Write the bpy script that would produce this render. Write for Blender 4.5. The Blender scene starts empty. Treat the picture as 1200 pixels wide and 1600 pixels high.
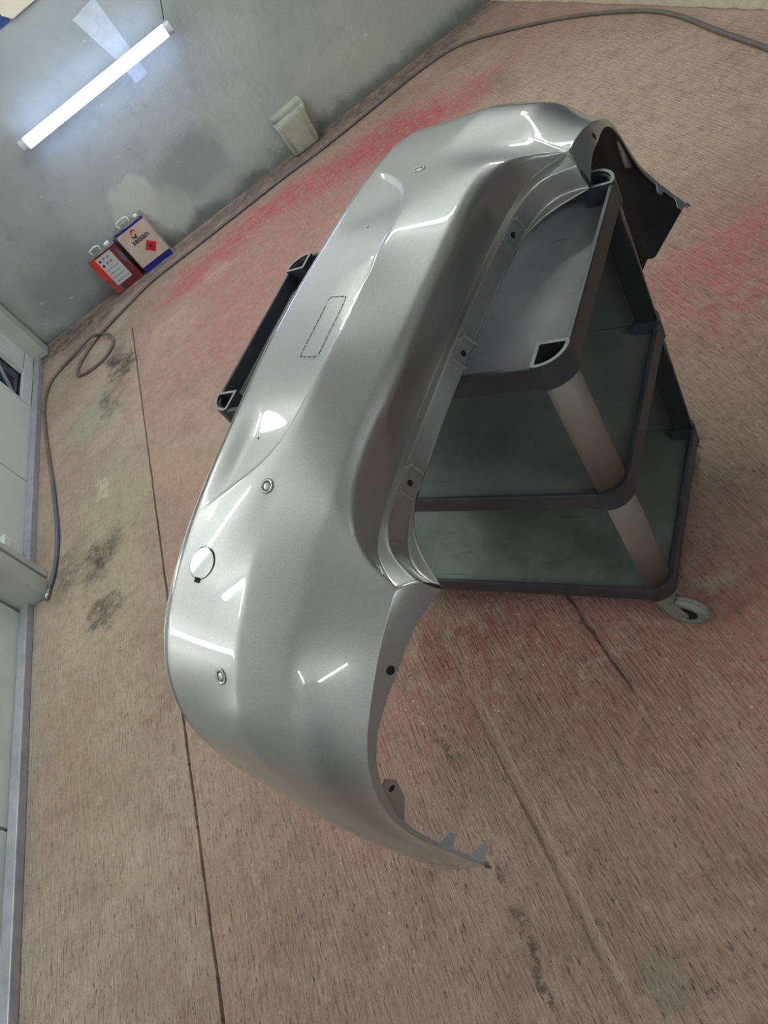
import bpy, bmesh, math, random
from mathutils import Vector, Matrix
from mathutils.bvhtree import BVHTree
random.seed(7)
S = bpy.context.scene
COL = S.collection
R3 = [[0.81412718807539, 0.3150990350246685, -0.48775969468887176], [-0.014567419438466983, -0.8286237779731382, -0.5596163193371222], [-0.5805038431633011, 0.46270426052074215, -0.6700149665258168]]
# ---------------------------------------------------------------- camera
cam_d = bpy.data.cameras.new('camera'); cam = bpy.data.objects.new('camera', cam_d); COL.objects.link(cam)
X, Y, Z = Vector(R3[0]), -Vector(R3[1]), -Vector(R3[2])
cam.matrix_world = Matrix(((X.x, Y.x, Z.x, .48510), (X.y, Y.y, Z.y, -.90162), (X.z, Y.z, Z.z, 1.88422), (0, 0, 0, 1)))
cam_d.sensor_fit = 'HORIZONTAL'; cam_d.sensor_width = 36; cam_d.lens = 1151.906*36/1200; cam_d.clip_start = .02
S.camera = cam
# ---------------------------------------------------------------- world, exposure
W = bpy.data.worlds.new('world'); S.world = W; W.use_nodes = True
W.node_tree.nodes['Background'].inputs[0].default_value = (.75, .82, .95, 1)
W.node_tree.nodes['Background'].inputs[1].default_value = .3
S.view_settings.view_transform = 'Standard'; S.view_settings.look = 'None'
S.view_settings.exposure = 1.5; S.view_settings.gamma = 1; S.view_settings.use_curve_mapping = False
cy_ = S.cycles; cy_.max_bounces = 6; cy_.diffuse_bounces = 3; cy_.glossy_bounces = 3; cy_.transmission_bounces = 0; cy_.caustics_reflective = False; cy_.caustics_refractive = False
# room frame: x along the back wall, y towards the back wall, turned against the trolley
PHI = math.atan2(.66486, .74697)
RU, RV = Vector((.74697, .66486, 0)), Vector((-.66486, .74697, 0))
def RP(x, y, z=0): return RU*x + RV*y + Vector((0, 0, z))
CEIL = 2.9
TUBES = [  # centre x, y, direction (0 = along x, 1 = along y), half length
    (-.5, 3.7, 1, .8), (-2.0, 1.0, 0, .4), (2.65, 3.1, 1, .6), (-2.1, 2.3, 1, .7), (.6, -2.2, 0, .6), (1.6, -3.0, 0, .6), (-1.3, -2.4, 1, .6), (.9, 1.9, 0, .6)]
TUBE_POWER = 26.0
WALL_TUBE_POWER = 8.0

# ================================================================ helpers
def tag(o, label=None, cat=None, group=None, kind=None):
    if label: o['label'] = label
    if cat: o['category'] = cat
    if group: o['group'] = group
    if kind: o['kind'] = kind
    return o
def empty(name, loc, rz=0):
    o = bpy.data.objects.new(name, None); COL.objects.link(o); o.location = loc; o.rotation_euler = (0, 0, rz); o.empty_display_size = .1
    return o
def link(name, me, parent=None, world=False):
    o = bpy.data.objects.new(name, me); COL.objects.link(o)
    if parent is not None: o.parent = parent
    return o
def smooth(me, on=True):
    for p in me.polygons: p.use_smooth = on
def from_data(name, verts, faces, mats, parent=None, sm=False, fmat=None):
    me = bpy.data.meshes.new(name); me.from_pydata([tuple(v) for v in verts], [], faces)
    for m in (mats if isinstance(mats, (list, tuple)) else [mats]): me.materials.append(m)
    if fmat: 
        for p, i in zip(me.polygons, fmat): p.material_index = i
    smooth(me, sm); me.update()
    return link(name, me, parent)
def bm_obj(name, bm, mats, parent=None, sm=False):
    bmesh.ops.recalc_face_normals(bm, faces=bm.faces)
    me = bpy.data.meshes.new(name); bm.to_mesh(me); bm.free()
    for m in (mats if isinstance(mats, (list, tuple)) else [mats]): me.materials.append(m)
    smooth(me, sm)
    return link(name, me, parent)
def add_box(bm, x0, x1, y0, y1, z0, z1, bev=0, mat=0):
    vs = [bm.verts.new((x, y, z)) for x in (x0, x1) for y in (y0, y1) for z in (z0, z1)]
    fs = [bm.faces.new([vs[i] for i in f]) for f in ((0, 1, 3, 2), (4, 6, 7, 5), (0, 4, 5, 1), (2, 3, 7, 6), (0, 2, 6, 4), (1, 5, 7, 3))]
    for f in fs: f.material_index = mat
    if bev > 0:
        es = list({e for f in fs for e in f.edges})
        bmesh.ops.bevel(bm, geom=es, offset=bev, segments=2, affect='EDGES', profile=.5)
    return fs
def add_prism(bm, pts, z0, z1, mat=0, axis='z'):
    def P(a, b, c): return (a, b, c) if axis == 'z' else ((a, c, b) if axis == 'y' else (c, a, b))
    lo = [bm.verts.new(P(p[0], p[1], z0)) for p in pts]; hi = [bm.verts.new(P(p[0], p[1], z1)) for p in pts]
    n = len(pts)
    fs = [bm.faces.new(lo[::-1]), bm.faces.new(hi)]
    for i in range(n): fs.append(bm.faces.new((lo[i], lo[(i+1) % n], hi[(i+1) % n], hi[i])))
    for f in fs: f.material_index = mat
    return fs
def add_tube(bm, pts, r, seg=10, cap=True, mat=0):
    pts = [Vector(p) for p in pts]; rings = []
    up = None
    for i, p in enumerate(pts):
        t = (pts[min(i+1, len(pts)-1)] - pts[max(i-1, 0)]).normalized()
        if up is None: up = t.orthogonal().normalized()
        a = (up - t*up.dot(t)).normalized(); up = a; b = t.cross(a)
        rr = r[i] if isinstance(r, (list, tuple)) else r
        rings.append([bm.verts.new(p + (a*math.cos(k*2*math.pi/seg) + b*math.sin(k*2*math.pi/seg))*rr) for k in range(seg)])
    for i in range(len(rings)-1):
        for k in range(seg):
            f = bm.faces.new((rings[i][k], rings[i][(k+1) % seg], rings[i+1][(k+1) % seg], rings[i+1][k])); f.material_index = mat; f.smooth = True
    if cap:
        for rg in (rings[0], rings[-1][::-1]): bm.faces.new(rg).material_index = mat
def catmull(pts, n=8):
    pts = [Vector(p) for p in pts]; out = []
    for i in range(len(pts)-1):
        p0, p1, p2, p3 = pts[max(i-1, 0)], pts[i], pts[i+1], pts[min(i+2, len(pts)-1)]
        for k in range(n):
            t = k/n
            out.append(.5*((2*p1)+(-p0+p2)*t+(2*p0-5*p1+4*p2-p3)*t*t+(-p0+3*p1-3*p2+p3)*t**3))
    out.append(pts[-1]); return out
def spin(bm, prof, seg=32, mat=0, M=None):
    """lathe: prof [(r, z)] about local z"""
    rings = []
    for r, z in prof:
        if r < 1e-6: rings.append([bm.verts.new((0, 0, z))])
        else: rings.append([bm.verts.new((r*math.cos(k*2*math.pi/seg), r*math.sin(k*2*math.pi/seg), z)) for k in range(seg)])
    for a, b in zip(rings[:-1], rings[1:]):
        for k in range(seg):
            k2 = (k+1) % seg
            if len(a) == 1 and len(b) == 1: continue
            if len(a) == 1: f = bm.faces.new((a[0], b[k], b[k2]))
            elif len(b) == 1: f = bm.faces.new((a[k], b[0], a[k2]))
            else: f = bm.faces.new((a[k], b[k], b[k2], a[k2]))
            f.material_index = mat
    if M is not None:
        bmesh.ops.transform(bm, matrix=M, verts=[v for r in rings for v in r])

# ================================================================ materials
def srgb(r, g, b):
    f = lambda c: (c/12.92 if c <= .04045 else ((c+.055)/1.055)**2.4)
    return (f(r/255), f(g/255), f(b/255), 1)
class NT:
    def __init__(s, name):
        s.m = bpy.data.materials.new(name); s.m.use_nodes = True; s.t = s.m.node_tree; s.b = s.t.nodes['Principled BSDF']
        s.tc = s.t.nodes.new('ShaderNodeTexCoord')
    def n(s, typ, **kw):
        x = s.t.nodes.new(typ)
        for k, v in kw.items(): setattr(x, k, v)
        return x
    def set(s, sock, v):
        if isinstance(v, bpy.types.NodeSocket): s.t.links.new(v, sock)
        elif v is not None: sock.default_value = v
    def math(s, op, a, b=None, c=None):
        x = s.n('ShaderNodeMath', operation=op)
        for i, v in enumerate((a, b, c)): s.set(x.inputs[i], v)
        return x.outputs[0]
    def vmath(s, op, a, b=None, c=None):
        x = s.n('ShaderNodeVectorMath', operation=op)
        for i, v in enumerate((a, b, c)): s.set(x.inputs[i], v)
        return x.outputs['Value'] if op in ('LENGTH', 'DISTANCE', 'DOT_PRODUCT') else x.outputs[0]
    def noise(s, vec, scale, detail=3, rough=.5, dist=0, col=False):
        x = s.n('ShaderNodeTexNoise'); s.set(x.inputs['Vector'], vec)
        x.inputs['Scale'].default_value = scale; x.inputs['Detail'].default_value = detail; x.inputs['Roughness'].default_value = rough; x.inputs['Distortion'].default_value = dist
        return x.outputs['Color' if col else 'Fac']
    def ramp(s, f, a, b, lo=0., hi=1., smooth=True):
        x = s.n('ShaderNodeMapRange'); x.interpolation_type = 'SMOOTHSTEP' if smooth else 'LINEAR'
        s.set(x.inputs['Value'], f); x.inputs['From Min'].default_value = a; x.inputs['From Max'].default_value = b
        x.inputs['To Min'].default_value = lo; x.inputs['To Max'].default_value = hi
        return x.outputs[0]
    def mix(s, f, a, b, mode='MIX'):
        x = s.n('ShaderNodeMix', data_type='RGBA', blend_type=mode)
        s.set(x.inputs[0], f); s.set(x.inputs[6], a); s.set(x.inputs[7], b)
        return x.outputs[2]
    def bump(s, h, strength=.3, dist=.01, normal=None):
        x = s.n('ShaderNodeBump'); s.set(x.inputs['Height'], h); x.inputs['Strength'].default_value = strength; x.inputs['Distance'].default_value = dist
        if normal is not None: s.set(x.inputs['Normal'], normal)
        return x.outputs[0]
    def out(s, color=None, rough=None, metal=None, normal=None, **kw):
        s.set(s.b.inputs['Base Color'], color); s.set(s.b.inputs['Roughness'], rough); s.set(s.b.inputs['Metallic'], metal); s.set(s.b.inputs['Normal'], normal)
        for k, v in kw.items(): s.set(s.b.inputs[k], v)
        return s.m
def plain(name, col, rough=.5, metal=0, var=.12, scale=30, bump=0, **kw):
    t = NT(name); o = t.tc.outputs['Object']
    nz = t.noise(o, scale, 4, .6)
    c = t.mix(t.ramp(nz, .3, .7), tuple(x*(1-var) for x in col[:3])+(1,), tuple(min(1, x*(1+var)) for x in col[:3])+(1,))
    nm = t.bump(t.noise(o, scale*6, 3), bump, .002) if bump else None
    return t.out(c, rough, metal, nm, **kw)

J = -1.61
def floor_material():
    t = NT('brushed_concrete'); o = t.tc.outputs['Object']
    sep = t.n('ShaderNodeSeparateXYZ'); t.set(sep.inputs[0], o); x, y = sep.outputs[0], sep.outputs[1]
    def sc(a, b, c=1):
        m = t.n('ShaderNodeMapping'); t.set(m.inputs[0], o); m.inputs['Scale'].default_value = (a, b, c); return m.outputs[0]
    warp = t.vmath('SCALE', t.vmath('SUBTRACT', t.noise(o, 4.2, 5, .72, col=True), (.5, .5, .5)), None)
    warp.node.inputs['Scale'].default_value = .55
    pw = t.vmath('ADD', o, warp)
    big = t.noise(o, 1.1, 5, .6); mid = t.noise(o, 5, 5, .65); fine = t.noise(o, 70, 3, .7); grit = t.noise(o, 260, 2, .7)
    streak = t.noise(sc(95, 7), 1, 3, .65); streak2 = t.noise(sc(30, 3), 1, 3, .6); streak3 = t.noise(sc(230, 9), 1, 2, .6)
    c = t.mix(t.ramp(big, .3, .7), srgb(160, 137, 123), srgb(184, 164, 147))
    c = t.mix(t.math('MULTIPLY', t.ramp(x, J-.01, J+.01), .45), c, srgb(168, 134, 122))
    c = t.mix(t.ramp(mid, .4, .75, 0, .8), c, srgb(146, 122, 108))
    c = t.mix(t.ramp(t.noise(sc(1.6, .8), 1, 4, .6), .5, .75, 0, .45), c, srgb(178, 156, 128))
    spk = t.noise(o, 13, 4, .75)
    def blob(col, px, py, rx, ry, s=1., inner=.45, outer=1.0, raw=False):
        nonlocal c
        d = t.vmath('SUBTRACT', o if raw else pw, (px, py, 0)); d = t.vmath('MULTIPLY', d, (1/rx, 1/ry, 0))
        f = t.ramp(t.vmath('LENGTH', d), inner, outer, s, 0.)
        f = t.math('MULTIPLY', f, t.ramp(spk, .36, .62, .35, 1.15))
        c = t.mix(f, c, col)
    # overspray: (x, y) in room metres
    RED, PINK, DRED = srgb(184, 82, 88), srgb(180, 122, 116), srgb(142, 82, 78)
    blob(PINK, -.1, 3.9, 1.9, .95, .75, .2); blob(PINK, -1.0, 3.2, .9, .9, .55, .2)
    blob(RED, .85, 3.92, .72, .4, .9, .15); blob(RED, .3, 4.15, .7, .36, .85, .1); blob(RED, -.4, 4.33, .8, .28, .9, .1); blob(RED, -1.0, 4.15, .5, .4, .75, .1); blob(PINK, -.6, 3.1, .7, .8, .5, .2)
    blob(srgb(196, 176, 150), -.85, 4.0, .3, .16, .7, .1); blob(srgb(190, 168, 140), -1.3, 3.75, .4, .4, .6, .1)
    blob(PINK, .95, 1.1, .75, .5, .75, .2); blob(RED, .95, 1.2, .42, .2, .35, .1); blob(RED, .9, .9, .4, .2, .25, .1)
    blob(PINK, 1.9, 4.0, .5, .9, .4, .1)
    blob(DRED, -.45, .35, .55, .42, .7, .2); blob(DRED, -.1, .1, .45, .4, .5, .2); blob(PINK, .25, -.2, .5, .35, .7, .2)
    blob(PINK, -.95, .3, .45, .5, .5, .2); blob(PINK, -1.35, 1.3, .25, 1.0, .35, .2); blob(srgb(168, 152, 124), -2.0, 1.2, .5, 2.2, .5, .2)
    blob(srgb(120, 92, 80), -.35, -.05, .3, .25, .45, .2)
    # patches of dirt, filler and old concrete
    blob(srgb(158, 160, 142), -1.95, 3.3, .3, .34, .75, .3); blob(srgb(166, 158, 130), -1.85, 2.2, .32, .9, .55, .2)
    blob(srgb(74, 68, 60), -1.74, 3.75, .12, .34, .95, .3); blob(srgb(74, 68, 60), -1.85, 3.35, .14, .2, .7, .2); blob(srgb(76, 72, 66), -1.98, 1.98, .17, .22, .95, .2); blob(srgb(76, 72, 66), -1.93, 1.6, .12, .12, .8, .2); blob(srgb(88, 84, 76), -2.2, 2.0, .18, .3, .7, .1); blob(srgb(196, 184, 162), -1.9, 2.45, .07, .1, .9, .5)
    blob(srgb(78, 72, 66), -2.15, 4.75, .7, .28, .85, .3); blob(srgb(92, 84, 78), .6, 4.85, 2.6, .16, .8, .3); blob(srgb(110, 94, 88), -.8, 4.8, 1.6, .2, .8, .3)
    blob(srgb(150, 150, 142), -2.38, 1.0, .1, 2.6, .5, .2)
    blob(srgb(146, 136, 122), -.505, -.645, .06, .075, .8, .5, 1.0, True); blob(srgb(184, 162, 134), -.74, -.25, .06, .16, .6, .1); blob(srgb(118, 106, 88), -.72, .1, .05, .13, .6, .1); blob(srgb(168, 118, 108), .0, -.2, .7, .8, .35, .3)
    blob(srgb(184, 172, 160), -.2, .07, .2, .035, .5, .1); blob(srgb(190, 180, 165), .12, .1, .1, .07, .55, .1); blob(srgb(96, 84, 76), -.15, -.55, .12, .1, .3, .1)
    blob(srgb(110, 108, 96), 1.25, 3.6, .09, .3, .6, .1)
    blob(srgb(192, 172, 150), 1.3, 2.6, 1.1, 1.5, .6, .3); blob(srgb(186, 168, 146), 1.2, 4.1, .5, .3, .5, .2)
    # pale chips
    vor = t.n('ShaderNodeTexVoronoi'); t.set(vor.inputs['Vector'], o); vor.inputs['Scale'].default_value = 26
    chips = t.math('MULTIPLY', t.ramp(vor.outputs['Distance'], .07, .12, 1, 0), t.ramp(t.noise(o, 2.2, 2), .52, .6))
    c = t.mix(t.math('MULTIPLY', chips, .85), c, srgb(214, 196, 178))
    gn = t.noise(o, 22, 3, .75)
    c = t.mix(t.ramp(gn, .52, .72, 0, .45), c, srgb(124, 100, 88)); c = t.mix(t.ramp(gn, .3, .46, .35, 0), c, srgb(196, 176, 156))
    # brushing and grain in the colour
    st = t.math('ADD', t.math('MULTIPLY', streak, .5), t.math('ADD', t.math('MULTIPLY', streak3, .25), t.math('MULTIPLY', fine, .25)))
    c = t.mix(t.math('MULTIPLY', t.ramp(y, .5, 3, 1, .35), t.ramp(st, .36, .5, .34, 0)), c, t.mix(1.0, c, (.42, .37, .34, 1), 'MULTIPLY'))
    c = t.mix(t.ramp(st, .56, .7, 0, .2), c, srgb(205, 186, 164))
    c = t.mix(t.ramp(grit, .62, .74, 0, .45), c, srgb(210, 196, 176))
    c = t.mix(t.ramp(grit, .28, .38, .5, 0), c, srgb(70, 58, 50))
    # shallow tooled groove and rough break, u = -.607 and -.205 .. -.75
    wobn = t.noise(o, 9, 2)
    def line(x0, w, ya, yb, wob=0.):
        xx = t.math('ADD', x, t.math('MULTIPLY', t.math('SUBTRACT', wobn, .5), wob)) if wob > .01 else x
        f = t.ramp(t.math('ABSOLUTE', t.math('SUBTRACT', xx, x0)), 0, w, 1, 0)
        return t.math('MULTIPLY', f, t.math('MULTIPLY', t.ramp(y, ya, ya+.08), t.ramp(y, yb-.08, yb, 1, 0)))
    g1 = line(-.607, .012, -.72, .2, .003); g2 = line(-.205, .011, -.1, .42, .03)
    g3 = t.math('MULTIPLY', line(-.745, .02, -.75, .15, .1), t.math('MULTIPLY', t.ramp(t.noise(o, 38, 4, .7), .46, .6), t.ramp(t.noise(o, 7, 2), .4, .58)))
    gr = t.math('MAXIMUM', t.math('MULTIPLY', g1, .45), t.math('MAXIMUM', t.math('MULTIPLY', g2, .8), g3))
    c = t.mix(t.math('MULTIPLY', gr, .55), c, srgb(78, 60, 50))
    c = t.mix(t.math('MULTIPLY', line(-.585, .012, -.72, .2, .003), .4), c, srgb(196, 170, 150))
    wear = t.math('MULTIPLY', t.ramp(y, .3, 2.6, 1, .12), t.ramp(t.noise(o, 2.3, 4, .6), .32, .6, .45, 1)); ridge = t.noise(sc(130, 13), 1, 3, .65, .4); pits = t.noise(sc(160, 38), 1, 2, .6)
    c = t.mix(t.math('MULTIPLY', wear, t.ramp(ridge, .34, .47, .42, 0)), c, t.mix(1.0, c, (.42, .34, .3, 1), 'MULTIPLY'))
    c = t.mix(t.math('MULTIPLY', wear, t.ramp(ridge, .56, .7, 0, .3)), c, srgb(200, 172, 152))
    c = t.mix(t.math('MULTIPLY', wear, t.ramp(pits, .27, .36, .8, 0)), c, srgb(62, 48, 42))
    h = t.math('ADD', t.math('MULTIPLY', streak, 1.0), t.math('ADD', t.math('MULTIPLY', fine, .6), .17))
    h = t.math('ADD', h, t.math('ADD', t.math('MULTIPLY', streak2, .5), t.math('ADD', t.math('MULTIPLY', t.math('MULTIPLY', ridge, t.ramp(y, .3, 2.6, .9, .12)), 1.3), t.math('MULTIPLY', t.ramp(pits, .27, .4), .6))))
    h = t.math('SUBTRACT', h, t.math('MULTIPLY', gr, 1.8))
    return t.out(c, .82, 0, t.bump(h, .9, .011))

def plaster_material():
    t = NT('grey_plaster'); o = t.tc.outputs['Object']
    warp = t.vmath('SCALE', t.vmath('SUBTRACT', t.noise(o, 3.5, 4, .65, col=True), (.5, .5, .5)), None); warp.node.inputs['Scale'].default_value = .3
    pw = t.vmath('ADD', o, warp)
    c = t.mix(t.ramp(t.noise(o, 1.3, 5, .6), .3, .7), srgb(152, 156, 158), srgb(170, 174, 174))
    c = t.mix(t.ramp(t.noise(o, 6, 6, .7), .5, .75, 0, .5), c, srgb(136, 141, 143))
    def blob(col, px, pz, rx, rz, s=1., inner=.7, outer=.9):
        nonlocal c
        d = t.vmath('MULTIPLY', t.vmath('SUBTRACT', pw, (px, 4.94, pz)), (1/rx, 0, 1/rz))
        c = t.mix(t.ramp(t.vmath('LENGTH', d), inner, outer, s, 0.), c, col)
    blob(srgb(192, 194, 188), -1.15, .42, .24, .2, .8); blob(srgb(182, 184, 178), -.95, .22, .2, .24, .7)
    blob(srgb(178, 180, 172), -.2, .42, .3, .3, .5, .5, 1); blob(srgb(176, 176, 164), 1.2, .35, 1.1, .5, .5, .4, 1); blob(srgb(176, 176, 166), .6, .2, .7, .3, .55, .5, 1)
    blob(srgb(126, 131, 132), -.62, .4, .36, .26, .6, .4, 1); blob(srgb(112, 119, 122), -1.9, .25, .55, .4, .6, .4, 1); blob(srgb(142, 146, 136), 1.0, .85, .3, .2, .4, .3, 1)
    # scuffs
    m = t.n('ShaderNodeMapping'); t.set(m.inputs[0], o); m.inputs['Scale'].default_value = (9, 9, 32); m.inputs['Rotation'].default_value = (0, .5, 0)
    scf = t.math('MULTIPLY', t.ramp(t.noise(m.outputs[0], 1, 3, .7), .66, .72), t.ramp(t.noise(o, 1.7, 2), .5, .62))
    c = t.mix(t.math('MULTIPLY', scf, .7), c, srgb(206, 208, 204))
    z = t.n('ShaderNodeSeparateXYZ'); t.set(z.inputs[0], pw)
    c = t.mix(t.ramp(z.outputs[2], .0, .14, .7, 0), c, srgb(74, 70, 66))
    h = t.math('ADD', t.noise(o, 5, 6, .65), t.math('MULTIPLY', t.noise(o, 60, 3), .12))
    return t.out(c, .62, 0, t.bump(h, .5, .02))

def silver_material():
    t = NT('silver_metallic_paint'); o = t.tc.outputs['Object']
    v = t.n('ShaderNodeTexVoronoi'); t.set(v.inputs['Vector'], o); v.inputs['Scale'].default_value = 900
    c = t.mix(t.ramp(t.noise(o, 500, 2), .3, .7), (.37, .365, .372, 1), (.43, .425, .432, 1))
    return t.out(c, .5, .9, None, **{'Coat Weight': 1.0, 'Coat Roughness': .03, 'Coat IOR': 1.6})
def tray_material(name, base, dust, s=.6, rough=.55):
    t = NT(name); o = t.tc.outputs['Object']
    f = t.ramp(t.noise(o, 4, 6, .7), .3, .8, 0, s)
    c = t.mix(f, base, dust)
    if 'green' in name:
        sp = t.n('ShaderNodeSeparateXYZ'); t.set(sp.inputs[0], o)
        c = t.mix(t.ramp(t.math('ADD', sp.outputs[1], t.math('MULTIPLY', t.noise(o, 6, 3), .1)), .22, .36), c, srgb(92, 92, 91))
    c = t.mix(t.ramp(t.noise(o, 90, 3, .7), .62, .7, 0, .35), c, dust)
    sc = t.n('ShaderNodeMapping'); t.set(sc.inputs[0], o); sc.inputs['Scale'].default_value = (8, 60, 8); sc.inputs['Rotation'].default_value = (0, 0, .5)
    c = t.mix(t.ramp(t.noise(sc.outputs[0], 1, 2), .7, .74, 0, .5), c, tuple(x*.4 for x in base[:3])+(1,))
    return t.out(c, rough, 0, t.bump(t.noise(o, 150, 3), .15, .002))
def emitter(name, col, s):
    m = bpy.data.materials.new(name); m.use_nodes = True; n = m.node_tree.nodes; n.remove(n['Principled BSDF'])
    e = n.new('ShaderNodeEmission'); e.inputs[0].default_value = col; e.inputs[1].default_value = s
    m.node_tree.links.new(e.outputs[0], n['Material Output'].inputs[0]); return m
M = dict(
    floor=floor_material(), plaster=plaster_material(), silver=silver_material(),
    inner=plain('bare_black_plastic', (.012, .014, .02), .55, var=.35, scale=14),
    black=plain('black_plastic', (.02, .021, .024), .42, var=.3, scale=12, bump=.08),
    hole=plain('hole_black', (.004, .004, .004), .9),
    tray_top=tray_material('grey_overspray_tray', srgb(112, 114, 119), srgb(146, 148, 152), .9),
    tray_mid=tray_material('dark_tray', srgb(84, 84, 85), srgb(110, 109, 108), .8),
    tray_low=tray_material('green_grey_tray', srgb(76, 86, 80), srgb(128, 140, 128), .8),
    rim=tray_material('scuffed_rim', srgb(40, 43, 50), srgb(84, 88, 94), .5, .42),
    post=plain('taupe_post', srgb(118, 109, 103), .5, var=.06, scale=8),
    edge=plain('painted_edge', srgb(136, 138, 140), .5),
    caster=plain('caster_grey', srgb(128, 130, 120), .5, var=.2, scale=60), rubber=plain('wheel_rubber', srgb(128, 132, 124), .7, var=.2, scale=60),
    white=plain('white_paint', srgb(206, 210, 208), .45, var=.04, scale=5), offwhite=plain('offwhite_paint', srgb(176, 178, 172), .5, var=.08, scale=6),
    galv=plain('galvanised_steel', srgb(164, 164, 172), .45, .3, var=.12, scale=14), glass=plain('dark_glass', (.01, .018, .04), .08, var=.1),
    ceiling=plain('ceiling_paint', srgb(205, 210, 204), .8, var=.05, scale=2), wall2=plain('wall_paint', srgb(74, 80, 92), .8, var=.06, scale=2), wall3=plain('wall_paint_left', srgb(190, 196, 192), .7, var=.05, scale=2),
    kerb=plain('pale_concrete', srgb(206, 196, 172), .9, var=.12, scale=18, bump=.5),
    hose=plain('hose_rubber', srgb(104, 96, 88), .55, var=.15, scale=20), hose_blue=plain('hose_blue', srgb(84, 91, 106), .5, var=.2, scale=40),
    metal=plain('steel', srgb(176, 176, 176), .3, .9), tin=plain('tin', srgb(150, 152, 146), .4, .6, var=.2),
    cream=plain('can_cream', srgb(196, 178, 166), .4, var=.1, scale=9), navy=plain('navy', srgb(30, 36, 128), .4), navy2=plain('navy_print', srgb(36, 40, 66), .5),
    red=plain('red_print', srgb(200, 36, 44), .45), maroon=plain('maroon', srgb(112, 44, 48), .4, var=.25, scale=10), canred=plain('can_red', srgb(196, 54, 44), .4, var=.15), cangrey=plain('can_grey', srgb(96, 92, 96), .4, var=.2),
    label=plain('label_paper', srgb(190, 190, 194), .6, var=.04), greyprint=plain('grey_print', srgb(128, 130, 138), .6), whiteplastic=plain('white_plastic', srgb(225, 225, 220), .4),
    jug=plain('dusty_plastic', srgb(168, 168, 154), .6, var=.14, scale=16), cap=plain('cap_grey', srgb(190, 194, 204), .4),
    tape=plain('tape_sheet', srgb(188, 194, 202), .45, var=.08, scale=25), cable=plain('cable', srgb(60, 62, 70), .5), paper=plain('paper', srgb(214, 206, 190), .8, var=.05, scale=8), blue=plain('blue_board', srgb(40, 70, 128), .6),
    lamp=emitter('tube_light', (.93, 1.0, .95, 1), TUBE_POWER), lampw=emitter('wall_tube_light', (.5, .68, 1.0, 1), WALL_TUBE_POWER),
)

# ================================================================ room
room_rot = PHI
def robj(name, bm, mats, sm=False, parent=None, kind='structure'):
    o = bm_obj(name, bm, mats, parent, sm)
    if parent is None: o.rotation_euler = (0, 0, room_rot)
    if kind: o['kind'] = kind
    return o
XW, YB = -2.5, 4.94
# floor: two slabs with a worn joint between them
bm = bmesh.new()
rj = random.Random(3)
ys = [-4.2 + i*.06 for i in range(0, int((4.2+4.19)/.06)+1)]
e1 = [(J-.0035-rj.random()*.003, y) for y in ys]; e2 = [(J+.0035+rj.random()*.003, y) for y in ys]
def slab(bm, left, right, z0, z1):
    lo = []; 
    for (a, b) in (left, right):
        pass
def strip_slab(edge, xo, flip):
    for i in range(len(edge)-1):
        (xa, ya), (xb, yb) = edge[i], edge[i+1]
        q = [(xa, ya, 0), (xb, yb, 0), (xo, yb, 0), (xo, ya, 0)]
        bm.faces.new([bm.verts.new(v) for v in q])
        w = [(xa, ya, 0), (xb, yb, 0), (xb, yb, -.03), (xa, ya, -.03)]
        bm.faces.new([bm.verts.new(v) for v in w])
strip_slab(e1, -2.9, 0); strip_slab(e2, 4.6, 1)
for a, b in ((-2.9, J), (J, 4.6)):
    bm.faces.new([bm.verts.new(v) for v in ((a, ys[-1], 0), (b, ys[-1], 0), (b, YB+.6, 0), (a, YB+.6, 0))])
add_box(bm, -2.9, 4.6, -4.2, YB+.6, -.12, -.03)
bmesh.ops.remove_doubles(bm, verts=bm.verts, dist=1e-5)
robj('floor', bm, M['floor'])
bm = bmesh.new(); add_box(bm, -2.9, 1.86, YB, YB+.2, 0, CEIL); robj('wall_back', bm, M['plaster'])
bm = bmesh.new(); add_box(bm, 1.86, 4.6, YB+.6, YB+.8, 0, CEIL); robj('wall_far', bm, M['wall2'])
bm = bmesh.new(); add_box(bm, 4.4, 4.6, -4.2, YB+.6, 0, CEIL); robj('wall_right', bm, M['wall2'])
bm = bmesh.new(); add_box(bm, -2.9, 4.4, -4.4, -4.2, 0, CEIL); robj('wall_front', bm, M['wall2'])
bm = bmesh.new(); add_box(bm, -2.9, 4.6, -4.2, YB+.8, CEIL, CEIL+.1); robj('ceiling', bm, M['ceiling'])
# pale kerb beyond the hose
bm = bmesh.new()
kp = [(1.80, 4.93), (1.945, 3.93), (2.018, 3.33), (2.083, 2.845), (2.133, 2.43), (2.2, 1.4), (2.25, .2)]
kk = []
for i, (a, b) in enumerate(zip(kp[:-1], kp[1:])):
    for j in range(8):
        f = j/8; kk.append((a[0]+(b[0]-a[0])*f+rj.uniform(-.006, .006), a[1]+(b[1]-a[1])*f))
kk.append(kp[-1])
add_prism(bm, kk+[(3.2, .2), (3.2, 4.93)], 0.001, .06)
robj('trim_1', bm, M['kerb'])
# ---------------- left side: sheet-panel door between posts, on a galvanised sill
def XL(y): return -2.361-(y-.079)*.0208
bm = bmesh.new(); add_box(bm, -2.9, -2.62, -4.2, YB, 0, CEIL); robj('wall_left', bm, M['wall3'])
LANG = math.atan(.0208)
door = empty('door_1', RP(XL(0), 0), PHI+LANG); tag(door, kind='structure')
def dbox(name, x0, x1, y0, y1, z0, z1, mat, bev=.003, parent=door):
    b = bmesh.new(); add_box(b, x0, x1, y0, y1, z0, z1, bev); o = bm_obj(name, b, M[mat], parent); return o
for (a, b) in ((2.10, 4.72), (-3.9, 1.96)):
    dbox('sill_rail', -.052, 0, a, b, 0.001, .042, 'galv', .004)
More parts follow.
